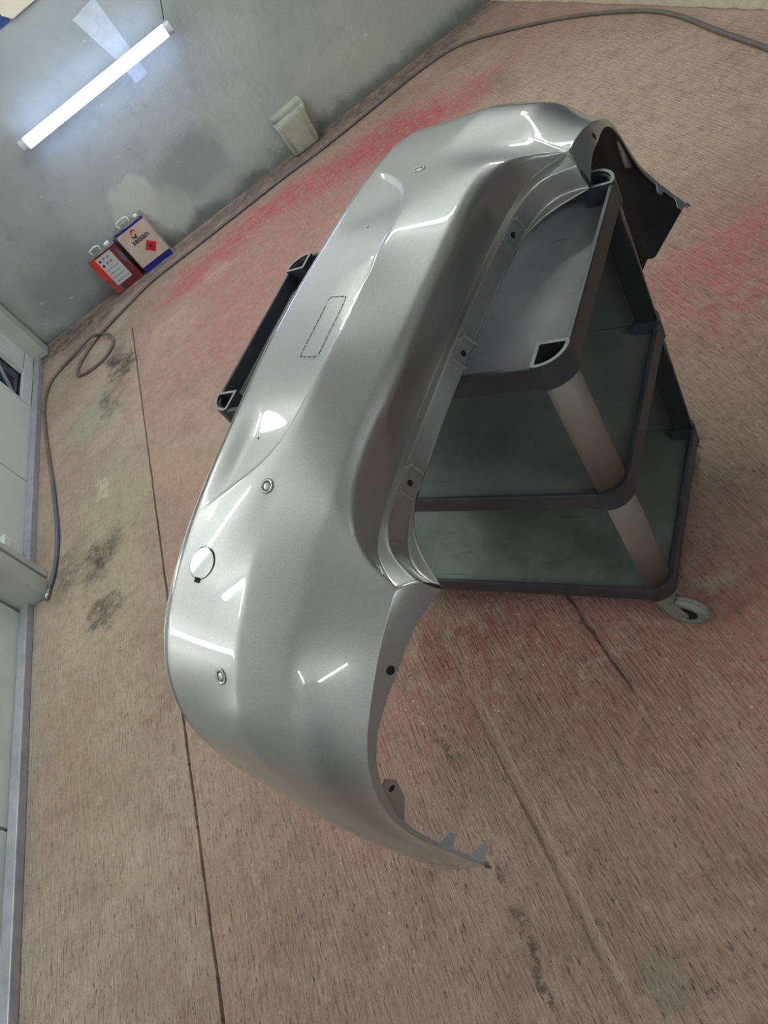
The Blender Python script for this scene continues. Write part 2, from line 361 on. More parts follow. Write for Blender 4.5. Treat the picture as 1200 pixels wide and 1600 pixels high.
# panels, one object each (y from the back wall towards the camera)
for a, b in ((3.085, 3.99), (2.16, 3.07), (.76, 1.93), (-.62, .745), (-1.9, -.635)):
    dbox('door_panel', -.085, -.058, a, b, .03, 2.2, 'white')
for a, b, z0, z1 in ((4.455, 4.74, .125, 2.2), (4.0, 4.74, .035, .115)):
    dbox('door_frame', -.09, -.06, a, b, z0, z1, 'white')
dbox('door_frame', -.10, -.056, 3.995, 4.01, .115, 2.2, 'white'); dbox('door_frame', -.10, -.056, 4.44, 4.455, .115, 2.2, 'white')
dbox('door_pane', -.115, -.105, 4.01, 4.44, .115, 2.2, 'glass', 0)
b = bmesh.new(); add_tube(b, [(-.098, 4.03, .13), (-.098, 4.42, .36)], .012, 4); bm_obj('pane_brace', b, M['galv'], door)
b = bmesh.new(); add_tube(b, [(-.098, 4.06, .12), (-.098, 4.06, .6)], .008, 4); bm_obj('pane_brace', b, M['galv'], door)
dbox('door_handle', -.058, -.02, 2.26, 2.40, .14, .19, 'whiteplastic', .006)
dbox('corner_post', -.10, .055, 4.735, 4.875, 0.001, CEIL-.02, 'offwhite', .012)
dbox('guide_channel', -.09, .085, 2.105, 2.15, 0.001, CEIL-.02, 'offwhite', .006)
dbox('guide_channel', -.09, .085, 1.955, 2.085, 0.001, CEIL-.02, 'offwhite', .006)
dbox('guide_slot', -.09, .06, 2.085, 2.105, 0.001, CEIL-.02, 'hole', 0)
bpy.data.objects['guide_slot'].name = 'channel_slot'

# ================================================================ lamps
for i, (x, y, d, hl) in enumerate(TUBES):
    t = empty('ceiling_light', RP(x, y, CEIL-.001), PHI+(math.pi/2 if d else 0))
    b = bmesh.new(); add_box(b, -hl-.02, hl+.02, -.035, .035, -.045, 0, .004); bm_obj('housing', b, M['cap'], t)
    b = bmesh.new(); add_tube(b, [(-hl, 0, -.06), (hl, 0, -.06)], .026, 16); bm_obj('light_tube', b, M['lamp'], t, True)
    tag(t, ['ceiling tube light pointing at the back wall beside the hanging wall light', 'ceiling tube light over the left slab lying parallel to the back wall', 'ceiling tube light above the pale kerb', 'ceiling tube light close above the panel door',
            'ceiling tube light behind the photographer lying parallel to the back wall', 'ceiling tube light in the far right corner behind the photographer', 'ceiling tube light behind the photographer near the panel door', 'ceiling tube light above the trolley lying parallel to the back wall'][i], 'ceiling light', 'ceiling tube lights')
A, B = Vector((-1.468, 1.128)), Vector((-.198, 1.121))
tl = empty('wall_tube_light', RP(0, 0, 0), PHI); tag(tl, 'glowing white tube light hanging on a thin cable in front of the grey back wall', 'light')
yt = YB-.1
prf = [(-.036, .0), (-.038, -.01), (-.033, -.022), (-.021, -.03), (0, -.034), (.021, -.03), (.033, -.022), (.038, -.01), (.036, .0)]   # (z, y) half round front
def fixture(name, xa, xb, grow, mat, back):
    b = bmesh.new(); A0 = (A.x, A.y); 
    def zc(x): return A.y+(B.y-A.y)*(x-A.x)/(B.x-A.x)
    pr = [(z*(1+grow), y*(1+grow)) for z, y in prf]
    if back: pr = pr+[(.036, .02), (-.036, .02)]
    lo = [b.verts.new((xa, yt+y, zc(xa)+z)) for z, y in pr]; hi = [b.verts.new((xb, yt+y, zc(xb)+z)) for z, y in pr]
    for k in range(len(pr)): b.faces.new((lo[k], lo[(k+1) % len(pr)], hi[(k+1) % len(pr)], hi[k]))
    b.faces.new(lo[::-1]); b.faces.new(hi); return bm_obj(name, b, mat, tl, False)
fixture('diffuser', A.x+.045, B.x-.045, 0, M['lampw'], False)
b = bmesh.new(); add_box(b, A.x+.045, B.x-.045, yt+.0005, yt+.022, 1.092, 1.157, .003); bm_obj('housing', b, M['cap'], tl)
fixture('end_cap', A.x, A.x+.0445, .04, M['cap'], True); fixture('end_cap', B.x-.0445, B.x, .04, M['cap'], True)
b = bmesh.new(); add_tube(b, catmull([(-.215, yt, 1.17), (-.195, yt+.01, 1.2), (-.15, yt+.04, 1.27), (-.02, yt+.05, 1.45), (.05, yt+.05, 1.9), (.05, yt, CEIL)], 6), .004, 6); bm_obj('cable', b, M['cable'], tl, True)
for bx in (A.x+.3, B.x-.34):
    b = bmesh.new(); add_box(b, bx, bx+.04, yt+.022, YB+.01, 1.11, 1.13); bm_obj('bracket', b, M['cap'], tl)
dl = empty('door_light', RP(XL(.3)+.02, .3, 0), PHI); tag(dl, 'short tube light fixed to the panel door at eye height', 'light')
b = bmesh.new(); add_box(b, -.01, .02, -.24, .3, 1.72, 1.8, .004); bm_obj('housing', b, M['cap'], dl)
b = bmesh.new(); add_tube(b, [(.045, -.22, 1.76), (.045, .28, 1.76)], .024, 14); bm_obj('light_tube', b, M['lamp'], dl, True)

# ================================================================ things at the back wall
def flat(name, pts, mat, parent=None, off=0., y=YB):
    """thin sheet on the back wall: pts (x,z)"""
    b = bmesh.new(); add_prism(b, pts, y-.002-off, y-.0003-off, axis='y'); return bm_obj(name, b, mat, parent)
o = flat('tape_strip', [(-.69, 1.462), (-.50, 1.482), (-.497, 1.47), (-.503, .985), (-.607, .982), (-.618, 1.15)], M['tape']); o.rotation_euler = (0, 0, PHI)
tag(o, 'pale strip of translucent tape sheet stuck upright on the grey wall behind the glowing tube', 'tape')
o = flat('paper_sheet', [(-1.0, 1.9), (-1.02, 1.70), (-.975, 1.655), (-.6, 1.655), (-.6, 1.9)], M['paper'], off=.02); o.rotation_euler = (0, 0, PHI); tag(o, 'creased cream paper sheet hanging high on the grey wall, top left corner', 'paper')
o = flat('blue_board', [(-1.6, 2.0), (-1.6, 1.655), (-1.0, 1.655), (-1.0, 2.0)], M['blue'], off=.004); o.rotation_euler = (0, 0, PHI); tag(o, 'dark blue board on the grey wall beside the cream paper', 'board')

def text_mesh(name, s, size, mat, parent, M4):
    cu = bpy.data.curves.new(name, 'FONT'); cu.body = s; cu.size = size; cu.align_x = 'CENTER'; cu.align_y = 'CENTER'; cu.extrude = .0004; cu.offset = .0012*size/.06
    ob = bpy.data.objects.new(name, cu); COL.objects.link(ob)
    me = bpy.data.meshes.new_from_object(ob); bpy.data.objects.remove(ob)
    me.materials.clear(); me.materials.append(mat); me.transform(M4)
    return link(name, me, parent)
FR = Matrix(((1, 0, 0, 0), (0, 0, -1, 0), (0, 1, 0, 0), (0, 0, 0, 1)))  # text in xz plane facing -y
def front(name, pts, mat, parent, y):  # flat print on a can front: pts (x,z)
    b = bmesh.new(); add_prism(b, pts, y-.0006, y+.0004, axis='y'); return bm_obj(name, b, mat, parent)
def rect(x0, x1, z0, z1): return [(x0, z0), (x1, z0), (x1, z1), (x0, z1)]
def can(name, x, y, w, h, d, body, parent_label):
    t = empty(name, RP(x, y), PHI); tag(t, parent_label, 'can')
    b = bmesh.new(); add_box(b, -w/2, w/2, 0, d, 0.001, h, .006); bm_obj('body', b, body, t)
    for z in (0.002, h-.004):     # rolled seams
        b = bmesh.new()
        r = .0035
        loop = [(-w/2, 0, z), (w/2, 0, z), (w/2, d, z), (-w/2, d, z), (-w/2, 0, z)]
        for p, q in zip(loop[:-1], loop[1:]): add_tube(b, [p, q], r, 6)
        bm_obj('seam', b, M['tin'], t, True)
    b = bmesh.new(); add_box(b, -w/2+.003, w/2-.003, .003, d-.003, h-.001, h+.0015); bm_obj('lid', b, M['tin'], t)
    return t
c1 = can('solvent_can', -1.279, 4.818, .258, .355, .105, M['cream'], 'larger solvent can with cream front, blue bands and a red flame diamond')
w = .258
front('band', rect(-w/2, w/2, .333, .356), M['navy'], c1, -.001); front('band', rect(-w/2, w/2, .001, .052), M['navy'], c1, -.001)
b = bmesh.new(); add_box(b, -w/2-.001, -w/2+.0008, .002, .103, .003, .353); bm_obj('side_panel', b, M['navy2'], c1)
text_mesh('lettering', 'selsan', .062, M['navy2'], c1, Matrix.Translation((.012, -.0012, .232)) @ FR)
def swirl(a0, a1, r, th, cx, cz, n=14):
    o_, i_ = [], []
    for k in range(n+1):
        a = a0+(a1-a0)*k/n; tt = th*math.sin(math.pi*min(1, (k/n)*.8+.12))
        o_.append((cx+math.cos(a)*(r+tt/2), cz+math.sin(a)*(r+tt/2))); i_.append((cx+math.cos(a)*(r-tt/2), cz+math.sin(a)*(r-tt/2)))
    return o_+i_[::-1]
front('emblem', swirl(math.radians(200), math.radians(-20), .017, .014, -.002, .293), M['red'], c1, -.0012)
front('emblem', swirl(math.radians(20), math.radians(-200), .017, .014, -.014, .276), M['navy2'], c1, -.0012)
cx, cz, q = .036, .145, .052
dm = front('hazard_diamond', [(cx-q, cz), (cx, cz-q), (cx+q, cz), (cx, cz+q)], M['red'], c1, -.0012)
front('flame_mark', [(cx-.014, cz+.002), (cx-.006, cz-.008), (cx+.008, cz-.008), (cx+.014, cz+.004), (cx+.01, cz+.014), (cx+.006, cz+.008), (cx+.002, cz+.026), (cx-.006, cz+.014), (cx-.01, cz+.016)], M['navy2'], dm, -.0022)
front('flame_bar', rect(cx-.016, cx+.016, cz-.018, cz-.014), M['navy2'], dm, -.0022)
def handle(t, x, y, z, L=.085, hgt=.04):
    b = bmesh.new(); add_tube(b, catmull([(x-L/2, y, z), (x-L/2, y, z+hgt), (x+L/2, y, z+hgt), (x+L/2, y, z)], 5), .006, 8); bm_obj('carry_handle', b, M['whiteplastic'], t, True)
handle(c1, -.02, .05, .356)
b = bmesh.new(); spin(b, [(0, .372), (.016, .372), (.018, .368), (.018, .357)], 20, M=Matrix.Translation((.085, .05, 0))); bm_obj('cap', b, M['whiteplastic'], c1, True)
c2 = can('thinner_can', -1.565, 4.813, .25, .325, .105, M['maroon'], 'smaller dark red can with a grey-white label, left of the cream can')
front('red_patch', [(-.124, .12), (-.075, .1), (-.06, .322), (-.124, .322)], M['canred'], c2, -.0008)
front('grey_patch', [(-.124, .02), (-.05, .01), (-.06, .12), (-.124, .14)], M['cangrey'], c2, -.001)
front('red_streak', [(-.112, .02), (-.08, .02), (-.085, .12), (-.112, .13)], M['canred'], c2, -.0014)
front('grey_streak', [(.09, .2), (.122, .12), (.122, .24), (.1, .3)], M['cangrey'], c2, -.001)
lb = front('paper_label', rect(-.072, .066, .065, .305), M['label'], c2, -.0016)
for i, (a, z) in enumerate(((-.05, .275), (-.015, .28), (.02, .275), (-.05, .235), (-.012, .24), (.022, .238))):
    front('hazard_print', [(a-.013, z), (a, z-.013), (a+.013, z), (a, z+.013)], M['navy2' if i in (0, 3) else 'greyprint'], lb, -.0024)
for k in range(7):
    front('text_line', rect(-.06, .055 - .02*(k % 3 == 2), .19-.017*k, .196-.017*k), M['cap'] if k % 2 else M['greyprint'], lb, -.0024)
handle(c2, -.03, .055, .326, .07, .036)
b = bmesh.new(); spin(b, [(0, .345), (.02, .345), (.022, .34), (.022, .327)], 18, M=Matrix.Translation((.07, .055, 0))); bm_obj('cap', b, M['whiteplastic'], c2, True)

# cut-open jerrycan by the wall
def rrect(w, d, r, n=4):
    pts = []
    for cx, cy, a0 in ((w/2-r, d/2-r, 0), (-w/2+r, d/2-r, 90), (-w/2+r, -d/2+r, 180), (w/2-r, -d/2+r, 270)):
        for k in range(n+1):
            a = math.radians(a0+90*k/n); pts.append((cx+math.cos(a)*r, cy+math.sin(a)*r))
    return pts
jt = empty('cut_jerrycan', RP(.127, 4.872), PHI); tag(jt, 'dusty white plastic jerrycan with its top cut off, standing against the grey wall', 'container')
bm = bmesh.new(); rings = []
for k, (z, w, d, r) in enumerate([(.0, .19, .09, .03), (.006, .215, .105, .035), (.02, .232, .116, .036), (.08, .24, .12, .035), (.16, .25, .124, .03), (.24, .262, .128, .026), (.29, .272, .13, .02)]):
    rg = []
    for (x, y) in rrect(w, d, r):
        zz = z + (.012*(y/.06) + (x/.13)*.004 if z > .2 else 0)
        rg.append(bm.verts.new((x+.002*k, y, zz)))
    rings.append(rg)
for a, b_ in zip(rings[:-1], rings[1:]):
    for i in range(len(a)): bm.faces.new((a[i], a[(i+1) % len(a)], b_[(i+1) % len(a)], b_[i]))
bm.faces.new(rings[0][::-1])
jb = bm_obj('container_body', bm, M['jug'], jt, True)
md = jb.modifiers.new('s', 'SOLIDIFY'); md.thickness = .004; md.offset = -1
for s in (-1, 1):
    for q in (.085, .1):
        b = bmesh.new(); add_tube(b, [(s*(q-.01), -.058, .03), (s*(q+.004), -.066, .27)], .003, 6); bm_obj('moulded_rib', b, M['jug'], jt, True)

# air hose along the wall and down the door
hose = empty('air_hose', RP(0, 0), PHI); tag(hose, 'long grey air hose along the back wall, looped once, ending beside the panel door', 'hose')
loop = [(1.2, -3.9), (1.3, -2.4), (1.5, -.9), (1.55, .4), (1.72, 1.5), (1.85, 1.85), (1.9, 2.13), (1.934, 2.49), (1.983, 2.92), (1.966, 3.25), (1.832, 3.74), (1.615, 4.21), (1.376, 4.57), (1.087, 4.657), (.74, 4.64), (.224, 4.61), (-.111, 4.629), (-.523, 4.619), (-1.003, 4.606), (-1.369, 4.599), (-1.623, 4.501), (-1.84, 4.40),
        (-1.97, 4.30), (-2.08, 4.15), (-2.09, 4.0), (-1.99, 3.945), (-1.86, 3.96), (-1.775, 4.08), (-1.80, 4.24), (-1.93, 4.375), (-2.06, 4.355), (-2.241, 4.313), (-2.361, 4.2), (-2.405, 3.906), (-2.364, 3.445), (-2.293, 2.879), (-2.249, 2.418), (-2.252, 2.156), (-2.285, 1.99)]
zz = [.012]*len(loop); zz[21] = .014; zz[29] = .034; zz[28] = .026; zz[30] = .028
pts = [(p[0], p[1], z) for p, z in zip(loop, zz)]
b = bmesh.new(); add_tube(b, catmull(pts[:36], 8), .0115, 8); bm_obj('hose_line', b, M['hose'], hose, True)
b = bmesh.new(); add_tube(b, catmull(pts[35:], 8), .0122, 8); bm_obj('hose_sleeve', b, M['hose_blue'], hose, True)
b = bmesh.new(); add_tube(b, [(-2.285, 1.99, .013), (-2.296, 1.96, .014), (-2.300, 1.945, .014), (-2.301, 1.94, .014), (-2.306, 1.92, .014)], [.011, .011, .015, .015, .009], 12); bm_obj('coupling', b, M['metal'], hose, True)

# ================================================================ trolley
LX, LY, TOP, MID, LOW, TH = .909, .568, 1.018, .627, .212, .055
cart = empty('utility_trolley', (0, 0, 0)); tag(cart, 'black three-shelf plastic utility trolley with taupe posts carrying the silver bumper', 'trolley')
def outline(x0, x1, y0, y1, r, n=6):
    pts = []
    for cx, cy, a0 in ((x1-r, y1-r, 0), (x0+r, y1-r, 90), (x0+r, y0+r, 180), (x1-r, y0+r, 270)):
        for k in range(n+1):
            a = math.radians(a0+90*k/n); pts.append((cx+math.cos(a)*r, cy+math.sin(a)*r))
    return pts
def tray(name, zt, th, floor_mat, deep):
    """outer wall, thin rolled rim, inner wall and floor"""
    root = None
    r = .055
    prof = [(.010, zt-th), (.0, zt-th+.004), (.0, zt-.003), (.002, zt), (.009, zt), (.011, zt-.003), (.016, zt-deep+.006), (.024, zt-deep)]
    bm = bmesh.new(); rings = []
    for ins, z in prof:
        rings.append([bm.verts.new((x, y, z)) for x, y in outline(-LX+ins, -ins, ins, LY-ins, r-ins*.6)])
    n = len(rings[0])
    for a, b_ in zip(rings[:-1], rings[1:]):
        for i in range(n): bm.faces.new((a[i], a[(i+1) % n], b_[(i+1) % n], b_[i]))
    bm.faces.new(rings[0][::-1])
    rim = bm_obj(name+'_rim', bm, M['rim'], cart, False)
    bm = bmesh.new()
    add_prism(bm, outline(-LX+.020, -.020, .020, LY-.020, r-.01), zt-deep-.006, zt-deep+.0005)
    bm_obj(name+'_floor', bm, M[floor_mat], cart)
tray('top_tray', TOP, TH, 'tray_top', .042); tray('middle_tray', MID, TH, 'tray_mid', .03); tray('bottom_tray', LOW, TH, 'tray_low', .03)
bm = bmesh.new(); add_box(bm, -LX+.03, -.03, LY-.022, LY-.012, LOW-.03, TOP-.03); bm_obj('back_panel', bm, M['tray_mid'], cart)
def sector(r, n=8, ins=0.):
    # quarter round: corner at (0,0) outside rounded towards +x,-y ; local square .066
    s = .07
    pts = [(-s+ins, -(0)+s-ins)]
    return pts
def corner_xy(sx, sy): return (0 if sx > 0 else -LX, 0 if sy < 0 else LY)
def quarter(sx, sy, s, ins, r, n=8):
    """rounded-corner block: inner corner chamfered to the tray side; returns CCW-ish outline"""
    X0, Y0 = corner_xy(sx, sy)
    pts = [(-s+ins, -s+ins), ]  # inner corner (towards tray), in local outward axes
    loc = [(ins-s, ins-s)]
    # from inner corner along +a to outer edge, round, back
    loc.append((-ins-.004, ins-s))
    for k in range(n+1):
        a = math.pi/2*k/n
        loc.append((-r+(r-ins)*math.cos(a), -r+(r-ins)*math.sin(a)))
    loc.append((ins-s, -ins-.004))
    return [(X0+sx*a, Y0+sy*b_) for a, b_ in loc]
def ring_prism(bm, outer, inner, z0, z1, mo=0, mi=0, mt=0):
    n = len(outer)
    V = lambda pts, z: [bm.verts.new((p[0], p[1], z)) for p in pts]
    o0, o1, i0, i1 = V(outer, z0), V(outer, z1), V(inner, z0), V(inner, z1)
    for k in range(n):
        j = (k+1) % n
        f = bm.faces.new((o0[k], o0[j], o1[j], o1[k])); f.material_index = mo
        f = bm.faces.new((i0[j], i0[k], i1[k], i1[j])); f.material_index = mi
        f = bm.faces.new((o1[k], o1[j], i1[j], i1[k])); f.material_index = mt
        f = bm.faces.new((o0[j], o0[k], i0[k], i0[j])); f.material_index = mo
for sx, sy in ((1, -1), (1, 1), (-1, -1), (-1, 1)):
    for zt, dz in ((TOP, .004), (MID, .003), (LOW, .003)):
        bm = bmesh.new()
        ring_prism(bm, quarter(sx, sy, .062, -.0015, .055), quarter(sx, sy, .062, .006, .055), zt-TH-.002, zt+dz, 0, 1, 2)
        bm_obj('corner_socket', bm, [M['rim'], M['hole'], M['edge'] if zt == TOP else M['rim']], cart)
    for za, zb in ((MID+.002, TOP-TH-.002), (LOW+.002, MID-TH-.002)):
        bm = bmesh.new()
        # rounded shell post: flat back closed dark, taupe outside
        ring_prism(bm, quarter(sx, sy, .06, .004, .055), quarter(sx, sy, .06, .009, .055), za, zb, 0, 0, 0)
        p = bm_obj('post', bm, [M['post'], M['black']], cart)
        for pl in p.data.polygons:
            nrm = pl.normal
            if nrm.x*sx < -.9 or nrm.y*sy < -.9: pl.material_index = 1
        for pl in p.data.polygons:
            pl.use_smooth = abs(pl.normal.z) < .1 and abs(pl.normal.x) > .02 and abs(pl.normal.y) > .02
# casters
def caster(x, y, ang):
    e = empty('caster', (x, y, 0), ang); e.parent = cart
    bm = bmesh.new()
    spin(bm, [(.0, .163), (.024, .163), (.025, .158), (.025, .128), (.021, .124), (.0, .124)], 20)
    bm_obj('stem', bm, M['caster'], e, False)
    bm = bmesh.new()
    for s in (-1, 1):
        pl = [(-.022, .126), (.024, .126), (.048, .064), (.048, .05), (.036, .046), (.016, .056), (-.018, .1)]
        add_prism(bm, pl, s*.017-.0015, s*.017+.0015, axis='y')
    add_box(bm, -.022, .024, -.0185, .0185, .12, .127)
    add_tube(bm, [(.04, -.022, .056), (.04, .022, .056)], .006, 8)
    bm_obj('fork', bm, M['caster'], e, False)
    bm = bmesh.new(); R_ = .057
    prof = [(.014, -.012), (.03, -.010), (.034, -.014), (.048, -.0145), (R_, -.009), (R_, -.002), (R_-.002, 0), (R_, .002), (R_, .009), (.048, .0145), (.034, .014), (.03, .010), (.014, .012), (.014, -.012)]
    spin(bm, prof, 32, M=Matrix.Translation((.04, 0, R_+.001)) @ Matrix.Rotation(math.pi/2, 4, 'X'))
    bm_obj('wheel', bm, M['rubber'], e, True)
    bm = bmesh.new()
    for s in (-1, 1): spin(bm, [(.012, s*.0135), (.031, s*.0115)], 24, M=Matrix.Translation((.04, 0, R_+.001)) @ Matrix.Rotation(math.pi/2, 4, 'X'))
    bm_obj('wheel_hub', bm, M['hole'], e, False)
for (x, y, a) in ((-.035, .035, -.12), (-.035, LY-.035, 2.9), (-LX+.035, .035, 2.4), (-LX+.035, LY-.035, 1.2)): caster(x, y, a)

# ================================================================ bumper
# local frame: h across the car (0 = middle), l from lower lip to boot edge, n outward
BM_ = Vector((.10377, .99172, .07543)); BC = 0.; BL = Vector((1, 0, 0)); BN = Vector((0, 0, 1))
BM_ = Vector((0.104546, 0.991748, 0.074203)); BC = 0.092355; BL = Vector((0.99449, -0.104835, 0.0)); BN = Vector((-0.007779, -0.073794, 0.997243))
CT = {
    'K0': [(0.0, -0.5824, 1.1746), (0.206, -0.5733, 1.1714), (0.3994, -0.5654, 1.1633), (0.5708, -0.5592, 1.1348), (0.7063, -0.5573, 1.067), (0.7981, -0.5386, 0.9367), (0.8421, -0.4925, 0.7426), (0.8652, -0.4237, 0.5002), (0.871, -0.3389, 0.2249)],
    'A': [(0.0, -0.3402, 1.2141), (0.1276, -0.3355, 1.2202), (0.2319, -0.3512, 1.1997), (0.321, -0.389, 1.1822), (0.3883, -0.4574, 1.1766), (0.449, -0.5396, 1.1491)],
    'B': [(0.0, -0.3355, 1.2182), (0.1327, -0.3329, 1.2217), (0.2569, -0.3438, 1.2043), (0.376, -0.3681, 1.175), (0.4925, -0.381, 1.1381), (0.6036, -0.3904, 1.0994), (0.7012, -0.3891, 1.0511), (0.7816, -0.368, 0.9831)],
    'D': [(0.0, -0.2039, 1.1689), (0.1171, -0.2061, 1.1649), (0.2248, -0.2145, 1.1564), (0.3212, -0.2207, 1.1471), (0.4035, -0.208, 1.1354), (0.4556, -0.1773, 1.1052), (0.4908, -0.1208, 1.0691)],
    'E': [(0.0, -0.2308, 1.0607), (0.0844, -0.2373, 1.0535), (0.1766, -0.2375, 1.05), (0.2751, -0.226, 1.0577), (0.3707, -0.2047, 1.0686), (0.4403, -0.1802, 1.0683), (0.4901, -0.1217, 1.0685)],
    'F': [(0.0, -0.2198, 1.0521), (0.1234, -0.2264, 1.0424), (0.2405, -0.222, 1.0428), (0.3457, -0.206, 1.0509), (0.4242, -0.1701, 1.057), (0.4663, -0.1005, 1.0521)],
    'G': [(0.0, -0.2001, 1.0269), (0.1201, -0.204, 1.0224), (0.2349, -0.2036, 1.0153), (0.3387, -0.1915, 1.0159), (0.4237, -0.1514, 1.0149), (0.4546, -0.0846, 1.0036)],
    'H': [(0.0, -0.2034, 1.0227), (0.1109, -0.2071, 1.0172), (0.2148, -0.2072, 1.0111), (0.3095, -0.1995, 1.0082), (0.3867, -0.16, 1.0072), (0.4541, -0.0847, 1.003)],
    'arch': [(0.4894, -0.1206, 1.0702), (0.5775, -0.1222, 1.0512), (0.6647, -0.1312, 1.0086), (0.7421, -0.1391, 0.9502), (0.7954, -0.1456, 0.8553), (0.8187, -0.1308, 0.7444), (0.8185, -0.0589, 0.6243)],
}
def nat(y):
    n = len(y); a = [[0.]*n for _ in range(n)]; b = [0.]*n
    a[0][0] = a[-1][-1] = 1
    for i in range(1, n-1):
        a[i][i-1] = 1; a[i][i] = 4; a[i][i+1] = 1; b[i] = 6*(y[i+1]-2*y[i]+y[i-1])
    for i in range(1, n):      # tridiagonal elimination
        if a[i][i-1]:
            f = a[i][i-1]/a[i-1][i-1]; a[i][i-1] = 0
            if i < n: a[i][i] -= f*a[i-1][i]
            b[i] -= f*b[i-1]
    Mx = [0.]*n; Mx[-1] = b[-1]/a[-1][-1]
    for i in range(n-2, -1, -1): Mx[i] = (b[i]-a[i][i+1]*Mx[i+1])/a[i][i]
    return Mx
class Curve:
    def __init__(s, P, sym=True):
        s.off = len(P)-1 if sym else 0; s.c = []
        for k in range(3):
            y = [p[k] for p in P]
            if sym: y = [(-v if k == 0 else v) for v in y[:0:-1]]+y
            s.c.append((y, nat(y)))
    def __call__(s, u):
        u += s.off; out = []
        for y, Mx in s.c:
            i = min(max(int(math.floor(u)), 0), len(y)-2); f = u-i
            out.append(y[i]*(1-f)+y[i+1]*f+((1-f)**3-(1-f))*Mx[i]/6+(f**3-f)*Mx[i+1]/6)
        return Vector(out)
def interp(x, tab):
    if x <= tab[0][0]: return tab[0][1]
    for (a, p), (b, q) in zip(tab[:-1], tab[1:]):
        if x <= b:
            f = (x-a)/(b-a)
            return p+(q-p)*f
    return tab[-1][1]
def sinterp(x, tab):
    """monotone cubic through the table"""
    n = len(tab); X_ = [a for a, _ in tab]; Y_ = [b for _, b in tab]
    if x <= X_[0]: return Y_[0]
    if x >= X_[-1]: return Y_[-1]
    d = [(Y_[i+1]-Y_[i])/(X_[i+1]-X_[i]) for i in range(n-1)]
    m = [d[0]]+[0 if d[i-1]*d[i] <= 0 else 2*d[i-1]*d[i]/(d[i-1]+d[i]) for i in range(1, n-1)]+[d[-1]]
    i = max(k for k in range(n-1) if X_[k] <= x); h = X_[i+1]-X_[i]; f = (x-X_[i])/h
    return (2*f**3-3*f*f+1)*Y_[i]+(f**3-2*f*f+f)*h*m[i]+(-2*f**3+3*f*f)*Y_[i+1]+(f**3-f*f)*h*m[i+1]
for k_, (dl_, dn_) in {'F': (.0045, .007), 'G': (-.001, -.002), 'H': (.003, .005)}.items():
    CT[k_] = [(h_, l_+dl_*(1 if i_ < len(CT[k_])-1 else 0), n_+dn_*(1 if i_ < len(CT[k_])-1 else 0)) for i_, (h_, l_, n_) in enumerate(CT[k_])]
CV = {k: Curve(v, k != 'arch') for k, v in CT.items()}
SC = .45
def K0f(s): return CV['K0'](sinterp(s, ((0, 0), (SC, 3.36), (.68, 5.2), (1, 8))))
def archf(s): return CV['arch'](6*(s-SC)/(1-SC))
def topf(s): return CV['D'](6*s/SC) if s <= SC else archf(s)
BE = Curve([(0, -.335, 1.218), (.133, -.333, 1.222), (.257, -.344, 1.206), (.376, -.366, 1.178), (.472, -.372, 1.155), (.567, -.359, 1.139), (.65, -.348, 1.118), (.722, -.347, 1.074), (.778, -.336, 1.02), (.832, -.31, .86), (.856, -.27, .66), (.853, -.215, .43)])
def Bf(s): return BE(sinterp(s, ((0, 0), (.316, 3), (SC, 4.5), (.55, 5.75), (.68, 7.9), (.79, 9), (.89, 10), (1, 11))))
CTAB = [(.45, .55, -.252, 1.113), (.52, .612, -.243, 1.102), (.57, .655, -.236, 1.088), (.63, .712, -.232, 1.052), (.68, .753, -.226, 1.014), (.73, .788, -.218, .966), (.78, .812, -.21, .90), (.84, .828, -.205, .80), (.92, .842, -.2, .60), (1, .846, -.195, .43)]
def l2w(p): return BM_*(p[0]+BC)+BL*p[1]+BN*p[2]
def ss(t): return t*t*(3-2*t)
def round_corner(P, i, r):
    """replace the points within r of P[i] by a quadratic arc"""
    c0 = P[i]; a = i; d = 0
    while a > 0 and d < r: d += (P[a]-P[a-1]).length; a -= 1
    b = i; d = 0
    while b < len(P)-1 and d < r: d += (P[b+1]-P[b]).length; b += 1
    A_, B_ = P[a], P[b]; n = b-a; out = P[:]
    for k in range(1, n):
        t = k/n; out[a+k] = A_*(1-t)**2+c0*2*t*(1-t)+B_*t*t
    return out
def gauss(pts, fix, it=2):
    for _ in range(it):
        q = pts[:]
        for i in range(1, len(pts)-1):
            if not fix[i]: q[i] = pts[i]*.5+(pts[i-1]+pts[i+1])*.25
        pts = q
    return pts
Acurve = CV['A']; Apts = [Acurve(i*5/60) for i in range(61)]
def seg_sinterp(P, fr):  # polyline sampled at equal fractions
    L = [0]
    for a, b in zip(P[:-1], P[1:]): L.append(L[-1]+(b-a).length)
    out = []
    for f in fr:
        d = f*L[-1]; i = 0
        while i < len(L)-2 and L[i+1] < d: i += 1
        t = (d-L[i])/max(L[i+1]-L[i], 1e-9); out.append(P[i].lerp(P[i+1], t))
    return out
NH = 220
def tops(s):
    acc = Vector((0, 0, 0)); W_ = 0
    sc_ = max(0., min(1., (1-s)/.1))
    for k in range(-8, 9):
        q = s+k*.0125*sc_; w = math.exp(-(k/5.5)**2)
        p = topf(min(1, abs(q))); p = Vector((-p.x if q < 0 else p.x, p.y, p.z))
        if q > 1: continue
        acc += p*w; W_ += w
    return acc/W_
